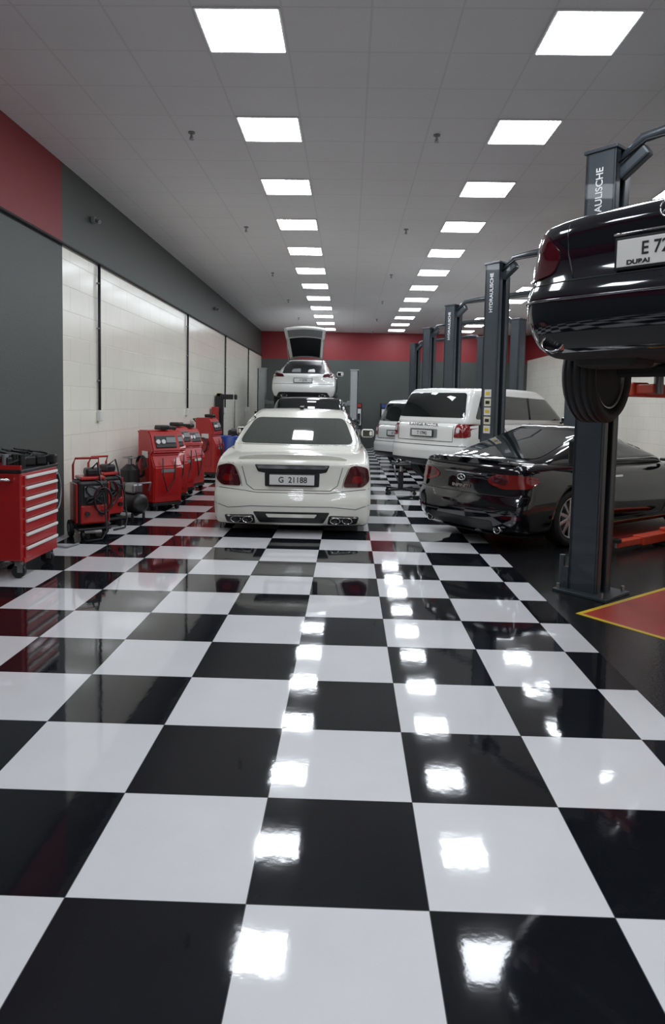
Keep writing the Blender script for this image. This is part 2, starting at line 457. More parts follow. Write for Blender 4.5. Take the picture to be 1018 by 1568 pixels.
decI=[('d','rear',M_glass,[(-.66,1.04),(.66,1.04),(.50,1.36),(-.50,1.36)],dict(r=.10)),
 ('d','rear',M_lamp2,[(.38,.81),(.42,.76),(.60,.71),(.86,.73),(.88,.82),(.80,.88),(.5,.88)],dict(sym=True,r=.05,off=.01)),
 ('d','rear',M_lamp,[(.44,.82),(.47,.78),(.60,.755),(.66,.80),(.6,.855),(.50,.86)],dict(sym=True,r=.04,off=.016)),
 ('d','side',M_lamp2,[(.16,.74),(.38,.79),(.40,.85),(.20,.88)],dict(r=.03,off=.008)),
 ('g','rear',M_ink,[(-.86,.63),(.86,.63)],dict(r=.005)),
 ('g','rear',M_dchrome,[(-.3,.86),(.3,.86)],dict(r=.008)),
 ('d','rear',M_plas,[(-.5,.22),(.5,.22),(.5,.34),(-.5,.34)],dict(r=.04)),
 ('d','rear',M_lamp,[(.62,.38),(.82,.38),(.82,.42),(.62,.42)],dict(sym=True,r=.01)),
 ]+coupewin
SI=sedan(.92,4.65,M_black,decI,exh=[(-.55,.24,.05,.045),(.55,.24,.05,.045)],zb=.15,R=.345,
 top=[(0,.96),(.12,1.01),(.5,1.02),(1.2,1.0),(2.5,.97),(3.6,.96),(4.2,.87),(4.55,.72),(4.65,.66)],
 cab=(.30,1.55,2.25,3.5,.93,1.43,.86,.60),arch=.09,cr=.15)
r2,b2=car('black_coupe',SI,(1.33,8.08),53)
bootlip(r2,b2,.7,.16,.12,.03,M_black)
mb=MB(); l,n=hit(b2,view('rear',4.75),(0,.80),.01)
pts=[(l.x+.06*math.cos(a),l.y-.005,l.z+.035*math.sin(a)) for a in [2*math.pi*i/24 for i in range(24)]]
mb.tube(pts,.007,M_chrome,6,True); mb.tube([(l.x-.03,l.y-.005,l.z-.03),(l.x,l.y-.005,l.z+.02),(l.x+.03,l.y-.005,l.z-.03)],.006,M_chrome,6); mb.obj('badge',r2)
text('badge_letters','INFINITI',.05,M_chrome,r2,Matrix.Translation((0,l.y-.005,.70))@Matrix.Rotation(math.pi/2,4,'X'),.001,1.6)

# raised black sedan (right, on lift)
LIFTZ=1.775
decM=[('d','rear',M_glass,[(-.62,1.12),(.62,1.12),(.48,1.38),(-.48,1.38)],dict(r=.08)),
 ('d','rear',M_lamp,[(.64,.80),(.68,.69),(.90,.66),(.92,.86),(.85,.98),(.76,.95)],dict(sym=True,r=.04,off=.01)),
 ('d','side',M_lamp,[(.16,.66),(.42,.74),(.50,.86),(.40,.94),(.20,.94)],dict(r=.03,off=.008)),
 ('g','rear',M_lamp2,[(.68,.78),(.91,.78)],dict(sym=True,r=.010)),
 ('g','rear',M_lamp2,[(.72,.86),(.91,.86)],dict(sym=True,r=.007)),
 ('g','rear',M_dchrome,[(-.90,.53),(-.5,.52),(.5,.52),(.90,.53)],dict(r=.009)),
 ('g','rear',M_ink,[(-.88,.63),(.88,.63)],dict(r=.006)),
 ('g','rear',M_chrome,[(-.30,.855),(.30,.855)],dict(r=.010)),
 ('g','rear',M_ink,[(-.60,1.03),(-.59,.8),(-.54,.65)],dict(r=.005,sym=True)),
 ('d','rear',M_plas,[(-.80,.24),(.80,.24),(.78,.33),(-.78,.33)],dict(r=.04)),
 ]+sidewin
SM=sedan(.95,4.9,M_black2,decM,zb=.19,R=.35,droop=.23,rc=.07,rc6=.10,
 top=[(0,.99),(.15,1.045),(.5,1.07),(1.2,1.06),(2.5,1.02),(3.6,1.0),(4.3,.9),(4.8,.74),(4.9,.68)],
 rear=[(.18,.16),(.28,.05),(.42,-.02),(.56,-.02),(.63,.03),(.8,.06),(1.0,.03)],
 cab=(.5,1.5,2.6,3.65,.98,1.50,.82,.60),exh=[(-.68,.27,.075,.05),(.68,.27,.075,.05)],
 plate=(0,.735,.52,.15,'E 72651'),plate2='DUBAI',psx=.85,pts=.66,pdz=.08)
r3,b3=car('black_sedan',SM,(1.66,3.68),44,LIFTZ)
mb=MB(); l,n=hit(b3,view('rear',4.9),(0,.945),.01)
C=Vector((l.x,l.y-.01,l.z))
mb.tube([C+Vector((.045*math.cos(a),0,.045*math.sin(a))) for a in [2*math.pi*i/24 for i in range(24)]],.005,M_chrome,6,True)
for k in range(3):
    a=math.pi/2+k*2*math.pi/3; mb.tube([C,C+Vector((.045*math.cos(a),0,.045*math.sin(a)))],.004,M_chrome,6)
mb.obj('badge',r3)

# ---- white suv
decR=[('d','rear',M_glass,[(-.84,1.24),(.84,1.24),(.72,1.70),(-.72,1.70)],dict(r=.07)),
 ('d','rear',M_lamp2,[(.72,.88),(.93,.88),(.93,1.13),(.74,1.13)],dict(sym=True,r=.03,off=.01)),
 ('d','rear',M_lampw,[(.76,.96),(.82,.96),(.82,1.06),(.76,1.06)],dict(sym=True,r=.03,off=.016)),
 ('d','side',M_lamp2,[(.17,.88),(.30,.90),(.30,1.10),(.17,1.12)],dict(r=.03,off=.008)),
 ('g','rear',M_ink,[(-.70,1.13),(-.70,.80),(.70,.80),(.70,1.13)],dict(r=.006)),
 ('g','rear',M_ink,[(-.93,.72),(.93,.72)],dict(r=.008)),
 ('d','rear',M_plas,[(-.85,.32),(.85,.32),(.85,.46),(-.85,.46)],dict(r=.03)),
 ('d','rear',M_grey,[(-.35,.86),(.35,.86),(.35,1.02),(-.35,1.02)],dict(r=.02)),
 ('d','side',M_glass,[(.45,1.22),(3.3,1.20),(2.75,1.62),(.70,1.68)],dict(r=.07)),
 ('g','side',M_plas,[(1.15,1.22),(1.2,1.66)],dict(r=.03)),('g','side',M_plas,[(2.1,1.22),(2.1,1.64)],dict(r=.025)),
 ('g','side',M_ink,[(2.1,1.15),(2.1,.45)],dict(r=.005)),('g','side',M_ink,[(1.15,1.15),(1.4,.9),(1.45,.6)],dict(r=.005)),
 ('d','side',M_plas,[(1.5,.32),(3.3,.32),(3.3,.42),(1.5,.42)],dict(r=.03)),
 ('d','front',M_lampw,[(.5,.8),(.85,.8),(.85,.98),(.5,.98)],dict(sym=True)),('d','front',M_plas,[(-.42,.7),(.42,.7),(.42,.98),(-.42,.98)])]
def suv(paint,dec,**k):
    S=dict(W=.98,L=4.8,paint=paint,zb=.32,r=.1,R=.385,tw=.27,wy=(1.0,3.85),sec=SEC1,plan=PLAN,crown=.02,rc=.05,rc6=.09,
     top=[(0,1.13),(.3,1.16),(1.5,1.16),(3.4,1.14),(4.0,1.10),(4.6,1.02),(4.8,.95)],
     rear=[(.3,.06),(.45,-.02),(.68,-.02),(.74,.03),(1.1,.05)],
     cab=(.06,.36,2.75,3.65,1.05,1.82,.95,.82),arch=.03,cp=1.1,ct=.03,mirror=(3.2,1.2),dec=dec,spokes=6)
    S.update(k); return S
SR=suv(M_white2,decR,plate=(0,.94,.52,.11,'T 17942'),exh=[(-.6,.36,.06,.04),(.6,.36,.06,.04)])
r4,b4=car('white_suv',SR,(1.39,12.80),50,.20)
l,n=hit(b4,view('rear',4.8),(0,1.09),.01)
text('badge_letters','RANGE ROVER',.07,M_ink,r4,Matrix.Translation((0,l.y-.008,1.10))@Matrix.Rotation(math.pi/2,4,'X'),.001,1.6)
r5,b5=car('white_suv',suv(M_white2,decR,plate=(0,.94,.52,.11,'K 5521')),(1.18,17.2),50)
r6,b6=car('black_suv',suv(M_black,decR,plate=(0,.94,.52,.11,'B 9013'),cab=(.06,.42,2.75,3.65,1.05,1.80,.90,.72)),(-.86,14.15),0)

# ---- white hatchback raised with open tailgate
decP=[('d','rear',M_lamp,[(.55,.80),(.90,.80),(.90,.86),(.80,.92),(.6,.88)],dict(sym=True,r=.03,off=.01)),
 ('d','rear',M_ink,[(-.62,.90),(.62,.90),(.60,1.14),(.50,1.34),(-.50,1.34),(-.60,1.14)],dict(r=.05,off=.012)),  # open boot: its shaded interior is painted as a flat black decal
 ('g','rear',M_ink,[(-.9,.60),(.9,.60)],dict(r=.006)),
 ('d','rear',M_plas,[(-.8,.2),(.8,.2),(.7,.36),(-.7,.36)],dict(r=.04)),
 ('d','rear',M_grey,[(-.35,.92),(-.08,.92),(-.10,1.04),(-.33,1.02)],dict(off=.03)),
 ('d','rear',M_plate,[(.12,.93),(.34,.93),(.30,1.03),(.14,1.0)],dict(off=.03)),
 ('d','top',M_lampw,[(.75,.22),(.85,.22),(.82,.6),(.76,.6)],dict(sym=True)),
 ]+sidewin
SP=sedan(.96,4.97,M_white2,decP,top=[(0,.88),(.15,.93),(.5,.98),(1.2,1.0),(2.5,.98),(3.6,.97),(4.2,.88),(4.87,.72),(4.97,.66)],
  cab=(.25,1.55,2.6,3.6,.93,1.42,.82,.60),plate=(0,.70,.52,.11,'F 3370'),exh=[(-.55,.26,.09,.045),(.55,.26,.09,.045)],R=.36,droop=.08,tw=.28)
HZ=1.62
r7,b7=car('white_hatchback',SP,(-1.34,19.5),0,HZ)
mb=MB()
def tg(u,v):
    hw=.50+.12*v
    y=1.40-.95*v; z=1.42+.92*v-.10*v*v
    return Vector((u*hw,y,z+.06*(1-u*u)))
N=12;vs=[];fs=[]
for off in (0,-.05):
    for j in range(N+1):
        for i in range(N+1):
            p=tg(-1+2*i/N,j/N); vs.append(p+Vector((0,off*.7,off*.7)))
def idx(o,i,j): return o*(N+1)**2+j*(N+1)+i
for j in range(N):
    for i in range(N):
        fs.append([idx(0,i,j),idx(0,i+1,j),idx(0,i+1,j+1),idx(0,i,j+1)]); fs.append([idx(1,i,j),idx(1,i,j+1),idx(1,i+1,j+1),idx(1,i+1,j)])
for k in range(N):
    fs+=[[idx(0,k,0),idx(1,k,0),idx(1,k+1,0),idx(0,k+1,0)],[idx(0,k,N),idx(0,k+1,N),idx(1,k+1,N),idx(1,k,N)],[idx(0,0,k),idx(0,0,k+1),idx(1,0,k+1),idx(1,0,k)],[idx(0,N,k),idx(1,N,k),idx(1,N,k+1),idx(0,N,k+1)]]
mb.add(vs,fs,M_white2,True)
for (u0,u1,v0,v1,m) in [(-.82,.82,.06,.66,M_glass),(-.85,.85,.70,.93,M_grey)]:
    q=[];K=8
    for j in range(K+1):
        for i in range(K+1): q.append(tg(u0+(u1-u0)*i/K,v0+(v1-v0)*j/K)+Vector((0,-.045,-.045)))
    mb.add(q,[[j*(K+1)+i,j*(K+1)+i+1,(j+1)*(K+1)+i+1,(j+1)*(K+1)+i] for j in range(K) for i in range(K)],m,True)
for sd in (-1,1): mb.cyl((sd*.50,1.0,1.22),(sd*.56,.75,1.95),.012,M_steel,8)
mb.obj('open_tailgate',r7)

# ---------------------------------------------------------------- lifts
def lift(p1,p2,arms,cz,H=3.84,m=M_post,txt=False,bar=True,armm=M_orange,sw=.27):
    P1=Vector((p1[0],p1[1],0));P2=Vector((p2[0],p2[1],0)); e=(P2-P1).normalized(); n=Vector((e.y,-e.x,0))
    root=empty('two_post_lift',P1)
    mb=MB()
    for k,(P,s) in enumerate(((P1,1),(P2,-1))):
        ee=e*s; nn=n
        R=Matrix(((ee.x,nn.x,0,0),(ee.y,nn.y,0,0),(0,0,1,0),(0,0,0,1)))
        M=Matrix.Translation(P-P1)@R
        h=sw/2
        mb.box((-h+.02,0,H/2),(.04,sw,H),m,.008,M=M)
        for sd in (-1,1):
            mb.box((0,sd*(h-.02),H/2),(sw,.04,H),m,.008,M=M)
            mb.box((h-.01,sd*(h-.045),H/2),(.02,.09,H),m,.004,M=M)
        mb.box((0,0,H+.01),(sw+.03,sw+.03,.03),m,.006,M=M)
        mb.box((.02,0,.012),(.5,.46,.024),m,.004,M=M)
        for a in (-.19,.22):
            for b in (-.19,.19): mb.cyl((a,b,.02),(a,b,.07),.016,M_steel,8,M=M)
        mb.cyl((-.2,-.17,.02),(-.2,-.17,.24),.035,M_steel,12,M=M)
        mb.cyl((-.2,.12,.02),(-.2,.12,.32),.025,m,12,M=M)
        mb.box((-.18,0,1.25),(.08,.16,.24),M_plas,.02,M=M)
        mb.cyl((.0,0,.02),(.0,0,cz+.9),.035,M_steel,12,M=M)
        mb.box((.03,0,cz+.35),(.16,sw-.10,.85),M_plas,.01,M=M)
        mb.box((h+.04,0,cz-.02),(.12,sw+.02,.16),armm,.02,M=M)
        for sd in (-1,1): mb.box((-.17,sd*.13,.12),(.08,.02,.2),m,.004,M=M)
        piv=(M@Vector((h+.04,0,0)))
        for (tx,ty,tz) in arms[k]:
            T=Vector((tx,ty,0))-P1; d=T-piv; d.z=0; Ld=d.length; a=math.atan2(d.y,d.x)
            MA=Matrix.Translation((piv.x,piv.y,cz-.04))@Matrix.Rotation(a,4,'Z')
            mb.box((Ld*.30,0,0),(Ld*.62,.15,.11),armm,.015,M=MA)
            mb.box((Ld*.72,0,.0),(Ld*.60,.10,.075),armm,.01,M=MA)
            mb.cyl((Ld,0,-.04),(Ld,0,tz-cz+.04),.035,M_steel,14,M=MA)
            mb.cyl((Ld,0,tz-cz+.0),(Ld,0,tz-cz+.04),.06,M_rub,16,M=MA)
            mb.cyl((0,0,-.08),(0,0,.08),.055,M_steel,14,M=MA)
    if bar:
        q=P2-P1; 
        mb.tube([Vector((0,0,H-.1))+e*.10,Vector((0,0,H+.06))+e*.3,Vector((0,0,H+.08))+e*.6,q+Vector((0,0,H+.08))-e*.6,q+Vector((0,0,H+.06))-e*.3,q+Vector((0,0,H-.1))-e*.1],.045,m,8)
        mb.tube([Vector((0,0,H-.2))+n*.1,Vector((0,0,H+.02))+e*.35+n*.05,q+Vector((0,0,H+.0))-e*.3+n*.05,q+Vector((0,0,H-.2))+n*.1],.012,M_ink,6)
        mb.box(e*.22+Vector((0,0,H-.12)),(.3,.1,.12),m,.02,(0,-.6,math.atan2(e.y,e.x)))
    mb.obj('posts_and_arms',root)
    if txt:
        nf=n*(sw/2+.002)
        Z=Vector((0,0,1)); me_=-e
        Mt=Matrix(((Z.x,me_.x,n.x,nf.x),(Z.y,me_.y,n.y,nf.y),(Z.z,me_.z,n.z,H-.44),(0,0,0,1)))
        text('lettering','HYDRAULISCHE',.088,M_textw,root,Mt,.001,.95)
        st=MB()
        R=Matrix(((e.x,n.x,0,0),(e.y,n.y,0,0),(0,0,1,0),(0,0,0,1)))
        for i in range(5):
            st.box((0,sw/2+.003,1.30+.14*i),(.13,.004,.12),M_cream if i%2 else M_plate,.001,M=R)
            st.box((0,sw/2+.006,1.30+.14*i),(.08,.002,.05),M_ink if i%2 else M_yel,.0005,M=R)
        if txt=='st': st.obj('instruction_stickers',root)
    return root
def carpts(root,pts):
    bpy.context.view_layer.update()
    out=[]
    for x,y,z in pts:
        v=root.matrix_world@Vector((x,y,z)); out.append((v.x,v.y,v.z))
    return out
lp=carpts(r3,[(-.62,1.75,.2),(-.62,3.35,.2)]); rp=carpts(r3,[(.62,1.75,.2),(.62,3.35,.2)])
lift((2.20,6.03),(4.15,3.88),(lp,rp),LIFTZ+.08,txt=True)
def swung(p,e,n,z): 
    return [(p[0]+n[0]*1.15+e[0]*.28,p[1]+n[1]*1.15+e[1]*.28,z),(p[0]-n[0]*1.0+e[0]*.25,p[1]-n[1]*1.0+e[1]*.25,z)]
E=Vector((1.95,-2.15)).normalized(); Nn=Vector((E.y,-E.x))
def lowlift(p1,p2,**k):
    lift(p1,p2,(swung(p1,E,Nn,.16),swung(p2,-E,Nn,.16)),.14,**k)
lowlift((2.26,10.62),(4.15,8.3),txt='st')
lp=carpts(r4,[(-.70,1.5,.32),(-.70,3.2,.32)]); rp=carpts(r4,[(.70,1.5,.32),(.70,3.2,.32)])
lift((2.26,15.0),(4.22,12.7),(lp,rp),.40,txt=True)
lowlift((2.26,19.4),(4.2,17.1))
lowlift((2.32,24.2),(4.2,21.5))
lp=carpts(r7,[(-.65,1.5,.2),(-.65,3.4,.2)]); rp=carpts(r7,[(.65,1.5,.2),(.65,3.4,.2)])
lift((-2.84,21.9),(.16,21.9),(lp,rp),HZ+.08,H=2.75,m=M_postl,bar=False,sw=.26,armm=M_grey)

# ---------------------------------------------------------------- room
CE=4.41; XL=-3.42; XR=6.8; YB=26.1; YF=-3.5; ZS=3.46
def nodes_pos(nt):
    g=nt.nodes.new('ShaderNodeNewGeometry'); s=nt.nodes.new('ShaderNodeSeparateXYZ'); nt.links.new(g.outputs['Position'],s.inputs[0]); return s
def mth(nt,op,a,b=None,c=None):
    n=nt.nodes.new('ShaderNodeMath'); n.operation=op
    for i,v in enumerate((a,b,c)):
        if v is None: continue
        if isinstance(v,(int,float)): n.inputs[i].default_value=v
        else: nt.links.new(v,n.inputs[i])
    return n.outputs[0]
def mixc(nt,f,A,B):
    mx=nt.nodes.new('ShaderNodeMix'); mx.data_type='RGBA'
    if isinstance(f,(int,float)): mx.inputs['Factor'].default_value=f
    else: nt.links.new(f,mx.inputs['Factor'])
    for k,v in (('A',A),('B',B)):
        if isinstance(v,tuple): mx.inputs[k].default_value=(*v,1)
        else: nt.links.new(v,mx.inputs[k])
    return mx.outputs['Result']
mf=bpy.data.materials.new('checker_epoxy_floor'); mf.use_nodes=True; nt=mf.node_tree; b=nt.nodes['Principled BSDF']
s=nodes_pos(nt)
gx=mth(nt,'DIVIDE',mth(nt,'ADD',s.outputs[0],.302),.6); gy=mth(nt,'DIVIDE',mth(nt,'SUBTRACT',s.outputs[1],2.692),.6)
par=mth(nt,'FLOORED_MODULO',mth(nt,'ADD',mth(nt,'FLOOR',gx),mth(nt,'FLOOR',gy)),2)
tc=nt.nodes.new('ShaderNodeTexCoord')
n1=nt.nodes.new('ShaderNodeTexNoise'); n1.inputs['Scale'].default_value=2.2; n1.inputs['Detail'].default_value=7; n1.inputs['Roughness'].default_value=.6
nt.links.new(tc.outputs['Object'],n1.inputs['Vector'])
wc=mixc(nt,n1.outputs['Fac'],(.60,.60,.62),(.72,.72,.73)); bc=mixc(nt,n1.outputs['Fac'],(.003,.003,.005),(.012,.014,.018))
cc=mixc(nt,par,wc,bc)
fx=mth(nt,'FRACT',gx);fy=mth(nt,'FRACT',gy)
def edge(f): return mth(nt,'MINIMUM',f,mth(nt,'SUBTRACT',1,f))
ln=mth(nt,'LESS_THAN',mth(nt,'MINIMUM',edge(fx),edge(fy)),.003)
cc=mixc(nt,mth(nt,'MULTIPLY',ln,.8),cc,(.06,.06,.06))
nt.links.new(cc,b.inputs['Base Color'])
n2=nt.nodes.new('ShaderNodeTexNoise'); n2.inputs['Scale'].default_value=5; n2.inputs['Detail'].default_value=8
nt.links.new(tc.outputs['Object'],n2.inputs['Vector'])
rr=mth(nt,'MULTIPLY_ADD',n2.outputs['Fac'],.06,.02); nt.links.new(rr,b.inputs['Roughness'])
n3=nt.nodes.new('ShaderNodeTexNoise'); n3.inputs['Scale'].default_value=14; n3.inputs['Detail'].default_value=3
nt.links.new(tc.outputs['Object'],n3.inputs['Vector'])
bp=nt.nodes.new('ShaderNodeBump'); bp.inputs['Strength'].default_value=.022; bp.inputs['Distance'].default_value=.01
nt.links.new(n3.outputs['Fac'],bp.inputs['Height']); nt.links.new(bp.outputs['Normal'],b.inputs['Normal'])
b.inputs['IOR'].default_value=1.5
mk=mat('black_epoxy_floor',(.010,.010,.011),.22,noise=.5,nscale=3,bump=.1,bscale=40)
mb=MB()
XC=1.73
def quad(mb,a,b,c,d,m): mb.add([a,b,c,d],[[0,1,2,3]],m)
quad(mb,(XL,YF,0),(XC,YF,0),(XC,YB,0),(XL,YB,0),mf); quad(mb,(XC,YF,0),(XR,YF,0),(XR,YB,0),(XC,YB,0),mk)
T=-.12
quad(mb,(XL,YF,T),(XL,YB,T),(XR,YB,T),(XR,YF,T),mk)
for a,bb in (((XL,YF),(XR,YF)),((XR,YF),(XR,YB)),((XR,YB),(XL,YB)),((XL,YB),(XL,YF))):
    quad(mb,(*a,T),(*bb,T),(*bb,0),(*a,0),mk)
mb.obj('floor',recalc=False)
mred=mat('bay_red_paint',(.42,.045,.03),.35,noise=.25,nscale=5)
hd=Vector((math.sin(math.radians(52)),math.cos(math.radians(52)),0)); lt=Vector((hd.y,-hd.x,0))
for i in range(-1,4):
    c=Vector((1.86,5.36+4.4*i,0)); mb=MB(); w,ln_=2.0,4.3
    def R(a0,a1,b0,b1,z,m):
        q=[c+hd*a0+lt*b0,c+hd*a1+lt*b0,c+hd*a1+lt*b1,c+hd*a0+lt*b1]
        mb.add([(p.x,p.y,z) for p in q]+[(p.x,p.y,0) for p in q],[[3,2,1,0],[0,1,5,4],[1,2,6,5],[2,3,7,6],[3,0,4,7]],m)
    R(.04,ln_-.04,.04,w-.04,.002,mred)
    for a in ((0,ln_,0,.04),(0,ln_,w-.04,w),(0,.04,.04,w-.04),(ln_-.04,ln_,.04,w-.04)): R(*a,.003,M_yel)
    mb.obj('bay_floor_marking')

def wallmat(name,c,kind):
    m=bpy.data.materials.new(name); m.use_nodes=True; nt=m.node_tree; b=nt.nodes['Principled BSDF']
    s=nodes_pos(nt); n=nt.nodes.new('ShaderNodeTexNoise'); n.inputs['Scale'].default_value=1.6; n.inputs['Detail'].default_value=6
    g=nt.nodes.new('ShaderNodeNewGeometry'); nt.links.new(g.outputs['Position'],n.inputs['Vector'])
    cc=mixc(nt,n.outputs['Fac'],tuple(x*.92 for x in c),tuple(min(1,x*1.06) for x in c))
    if kind=='block':
        br=nt.nodes.new('ShaderNodeTexBrick'); br.inputs['Scale'].default_value=1; br.inputs['Brick Width'].default_value=.6; br.inputs['Row Height'].default_value=.3
        br.inputs['Mortar Size'].default_value=.006; br.inputs['Mortar Smooth'].default_value=.6
        br.inputs['Color1'].default_value=(1,1,1,1); br.inputs['Color2'].default_value=(.97,.97,.97,1); br.inputs['Mortar'].default_value=(.84,.83,.80,1)
        cb=nt.nodes.new('ShaderNodeCombineXYZ'); nt.links.new(mth(nt,'ADD',s.outputs[0],s.outputs[1]),cb.inputs[0]); nt.links.new(s.outputs[2],cb.inputs[1])
        nt.links.new(cb.outputs[0],br.inputs['Vector'])
        mx=nt.nodes.new('ShaderNodeMix'); mx.data_type='RGBA'; mx.blend_type='MULTIPLY'; mx.inputs['Factor'].default_value=1
        nt.links.new(cc,mx.inputs['A']); nt.links.new(br.outputs['Color'],mx.inputs['B']); cc=mx.outputs['Result']
        bp=nt.nodes.new('ShaderNodeBump'); bp.inputs['Strength'].default_value=.2; bp.inputs['Distance'].default_value=.01; bp.invert=True
        nt.links.new(br.outputs['Fac'],bp.inputs['Height']); nt.links.new(bp.outputs['Normal'],b.inputs['Normal'])
        b.inputs['Roughness'].default_value=.20; b.inputs['IOR'].default_value=1.6
    else:
        n4=nt.nodes.new('ShaderNodeTexNoise'); n4.inputs['Scale'].default_value=90; nt.links.new(g.outputs['Position'],n4.inputs['Vector'])
        bp=nt.nodes.new('ShaderNodeBump'); bp.inputs['Strength'].default_value=.25; bp.inputs['Distance'].default_value=.01
        nt.links.new(n4.outputs['Fac'],bp.inputs['Height']); nt.links.new(bp.outputs['Normal'],b.inputs['Normal'])
        b.inputs['Roughness'].default_value=.5
    nt.links.new(cc,b.inputs['Base Color']); return m
W_white=wallmat('wall_white_block',(.93,.91,.81),'block')
W_grey=wallmat('wall_grey_plaster',(.072,.082,.076),'p')
W_red=wallmat('wall_red_plaster',(.26,.022,.028),'p')
def wall(name,segs,th):
    mb=MB()
    for a,bb,z0,z1,m in segs:
        A=Vector((a[0],a[1],0));B=Vector((bb[0],bb[1],0));t=Vector((*th,0))
        v=[A+Vector((0,0,z0)),B+Vector((0,0,z0)),B+Vector((0,0,z1)),A+Vector((0,0,z1))]; v+= [p+t for p in v]
        mb.add(v,[[0,1,2,3],[7,6,5,4],[0,4,5,1],[1,5,6,2],[2,6,7,3],[3,7,4,0]],m)
    return mb.obj(name)
YC=8.0
wall('wall_left',[((XL,YF),(XL,YC),0,ZS,W_grey),((XL,YF),(XL,YC),ZS,CE,W_red),((XL,YC),(XL,YB),0,ZS,W_white),((XL,YC),(XL,YB),ZS,CE,W_grey)],(-.15,0))
wall('wall_back',[((XL,YB),(XR,YB),0,3.36,W_grey),((XL,YB),(XR,YB),3.36,CE,W_red)],(0,.15))
wall('wall_right',[((XR,YF),(XR,YB),0,ZS,W_white),((XR,YF),(XR,YB),ZS,CE,W_red)],(.15,0))
wall('wall_front',[((XL,YF),(XR,YF),0,ZS,W_white),((XL,YF),(XR,YF),ZS,CE,W_grey)],(0,-.15))
mc=bpy.data.materials.new('ceiling_tiles'); mc.use_nodes=True; nt=mc.node_tree; b=nt.nodes['Principled BSDF']; s=nodes_pos(nt)
gx=mth(nt,'FRACT',mth(nt,'DIVIDE',mth(nt,'ADD',s.outputs[0],.85+.3175),.635)); gy=mth(nt,'FRACT',mth(nt,'DIVIDE',mth(nt,'SUBTRACT',s.outputs[1],4.9),.6))
ed=mth(nt,'MINIMUM',edge(gx),edge(gy)); ln=mth(nt,'LESS_THAN',ed,.014)
g=nt.nodes.new('ShaderNodeNewGeometry'); n=nt.nodes.new('ShaderNodeTexNoise'); n.inputs['Scale'].default_value=.9; n.inputs['Detail'].default_value=6; nt.links.new(g.outputs['Position'],n.inputs['Vector'])
cc=mixc(nt,n.outputs['Fac'],(.72,.71,.72),(.82,.815,.83)); cc=mixc(nt,mth(nt,'MULTIPLY',ln,.3),cc,(.48,.47,.46))
nt.links.new(cc,b.inputs['Base Color']); b.inputs['Roughness'].default_value=.55
n5=nt.nodes.new('ShaderNodeTexNoise'); n5.inputs['Scale'].default_value=120; nt.links.new(g.outputs['Position'],n5.inputs['Vector'])
bp=nt.nodes.new('ShaderNodeBump'); bp.inputs['Strength'].default_value=.2; bp.inputs['Distance'].default_value=.01
nt.links.new(n5.outputs['Fac'],bp.inputs['Height']); nt.links.new(bp.outputs['Normal'],b.inputs['Normal'])
mb=MB(); mb.box(((XL+XR)/2,(YF+YB)/2,CE+.06),(XR-XL+.3,YB-YF+.3,.12),mc,0); mb.obj('ceiling')
mb=MB(); mb.box((0,0,-.006),(.62,.60,.012),M_frame,.003); mb.add([(-.29,-.285,-.0135),(.29,-.285,-.0135),(.29,.285,-.0135),(-.29,.285,-.0135)],[[3,2,1,0]],M_panel)
base=None
for X in (-.85,1.69,4.20):
    for k in range(-4,12):  # negative steps continue the rows out of view, added for lighting
        y=5.2+1.8*k
        if y>25.5: continue
        if base is None: base=mb.obj('ceiling_light_panel',loc=(X,y,CE),recalc=False)
        else:
            o=bpy.data.objects.new('ceiling_light_panel',base.data); col.objects.link(o); o.location=(X,y,CE)
mb=MB(); mb.cyl((0,0,0),(0,0,-.012),.035,M_grey,16); mb.cyl((0,0,-.01),(0,0,-.07),.012,M_steel,10); mb.cyl((0,0,-.07),(0,0,-.075),.025,M_steel,12)
for sd in (-1,1): mb.tube([(0,0,-.035),(sd*.018,0,-.05),(0,0,-.07)],.004,M_steel,6)
base=None
for X in (-1.68,.84):
    for k in range(6):
        y=7.1+3.7*k
        if base is None: base=mb.obj('sprinkler_head',loc=(X,y,CE))
        else:
            o=bpy.data.objects.new('sprinkler_head',base.data); col.objects.link(o); o.location=(X,y,CE)
mb=MB(); mb.tube([(XL+.03,YF+.1,ZS),(XL+.03,12,ZS),(XL+.03,YB-.05,ZS)],.018,M_ink)
for y in (9.1,14.1,18.4,22.6):
    mb.tube([(XL+.03,y,ZS),(XL+.03,y,2.5),(XL+.03,y,1.5)],.02,M_ink); mb.box((XL+.03,y,1.42),(.06,.09,.14),M_plate,.01)
    for z in (1.9,2.6,3.2): mb.box((XL+.02,y,z),(.04,.06,.02),M_steel,.004)
mb.obj('wall_conduit')
for y in (8.9,17.0):
    mb=MB(); mb.box((.03,0,0),(.06,.08,.08),M_grey,.01); mb.cyl((.06,0,0),(.12,-.03,-.03),.028,M_grey,14); mb.obj('security_camera',loc=(XL+.004,y,3.98))

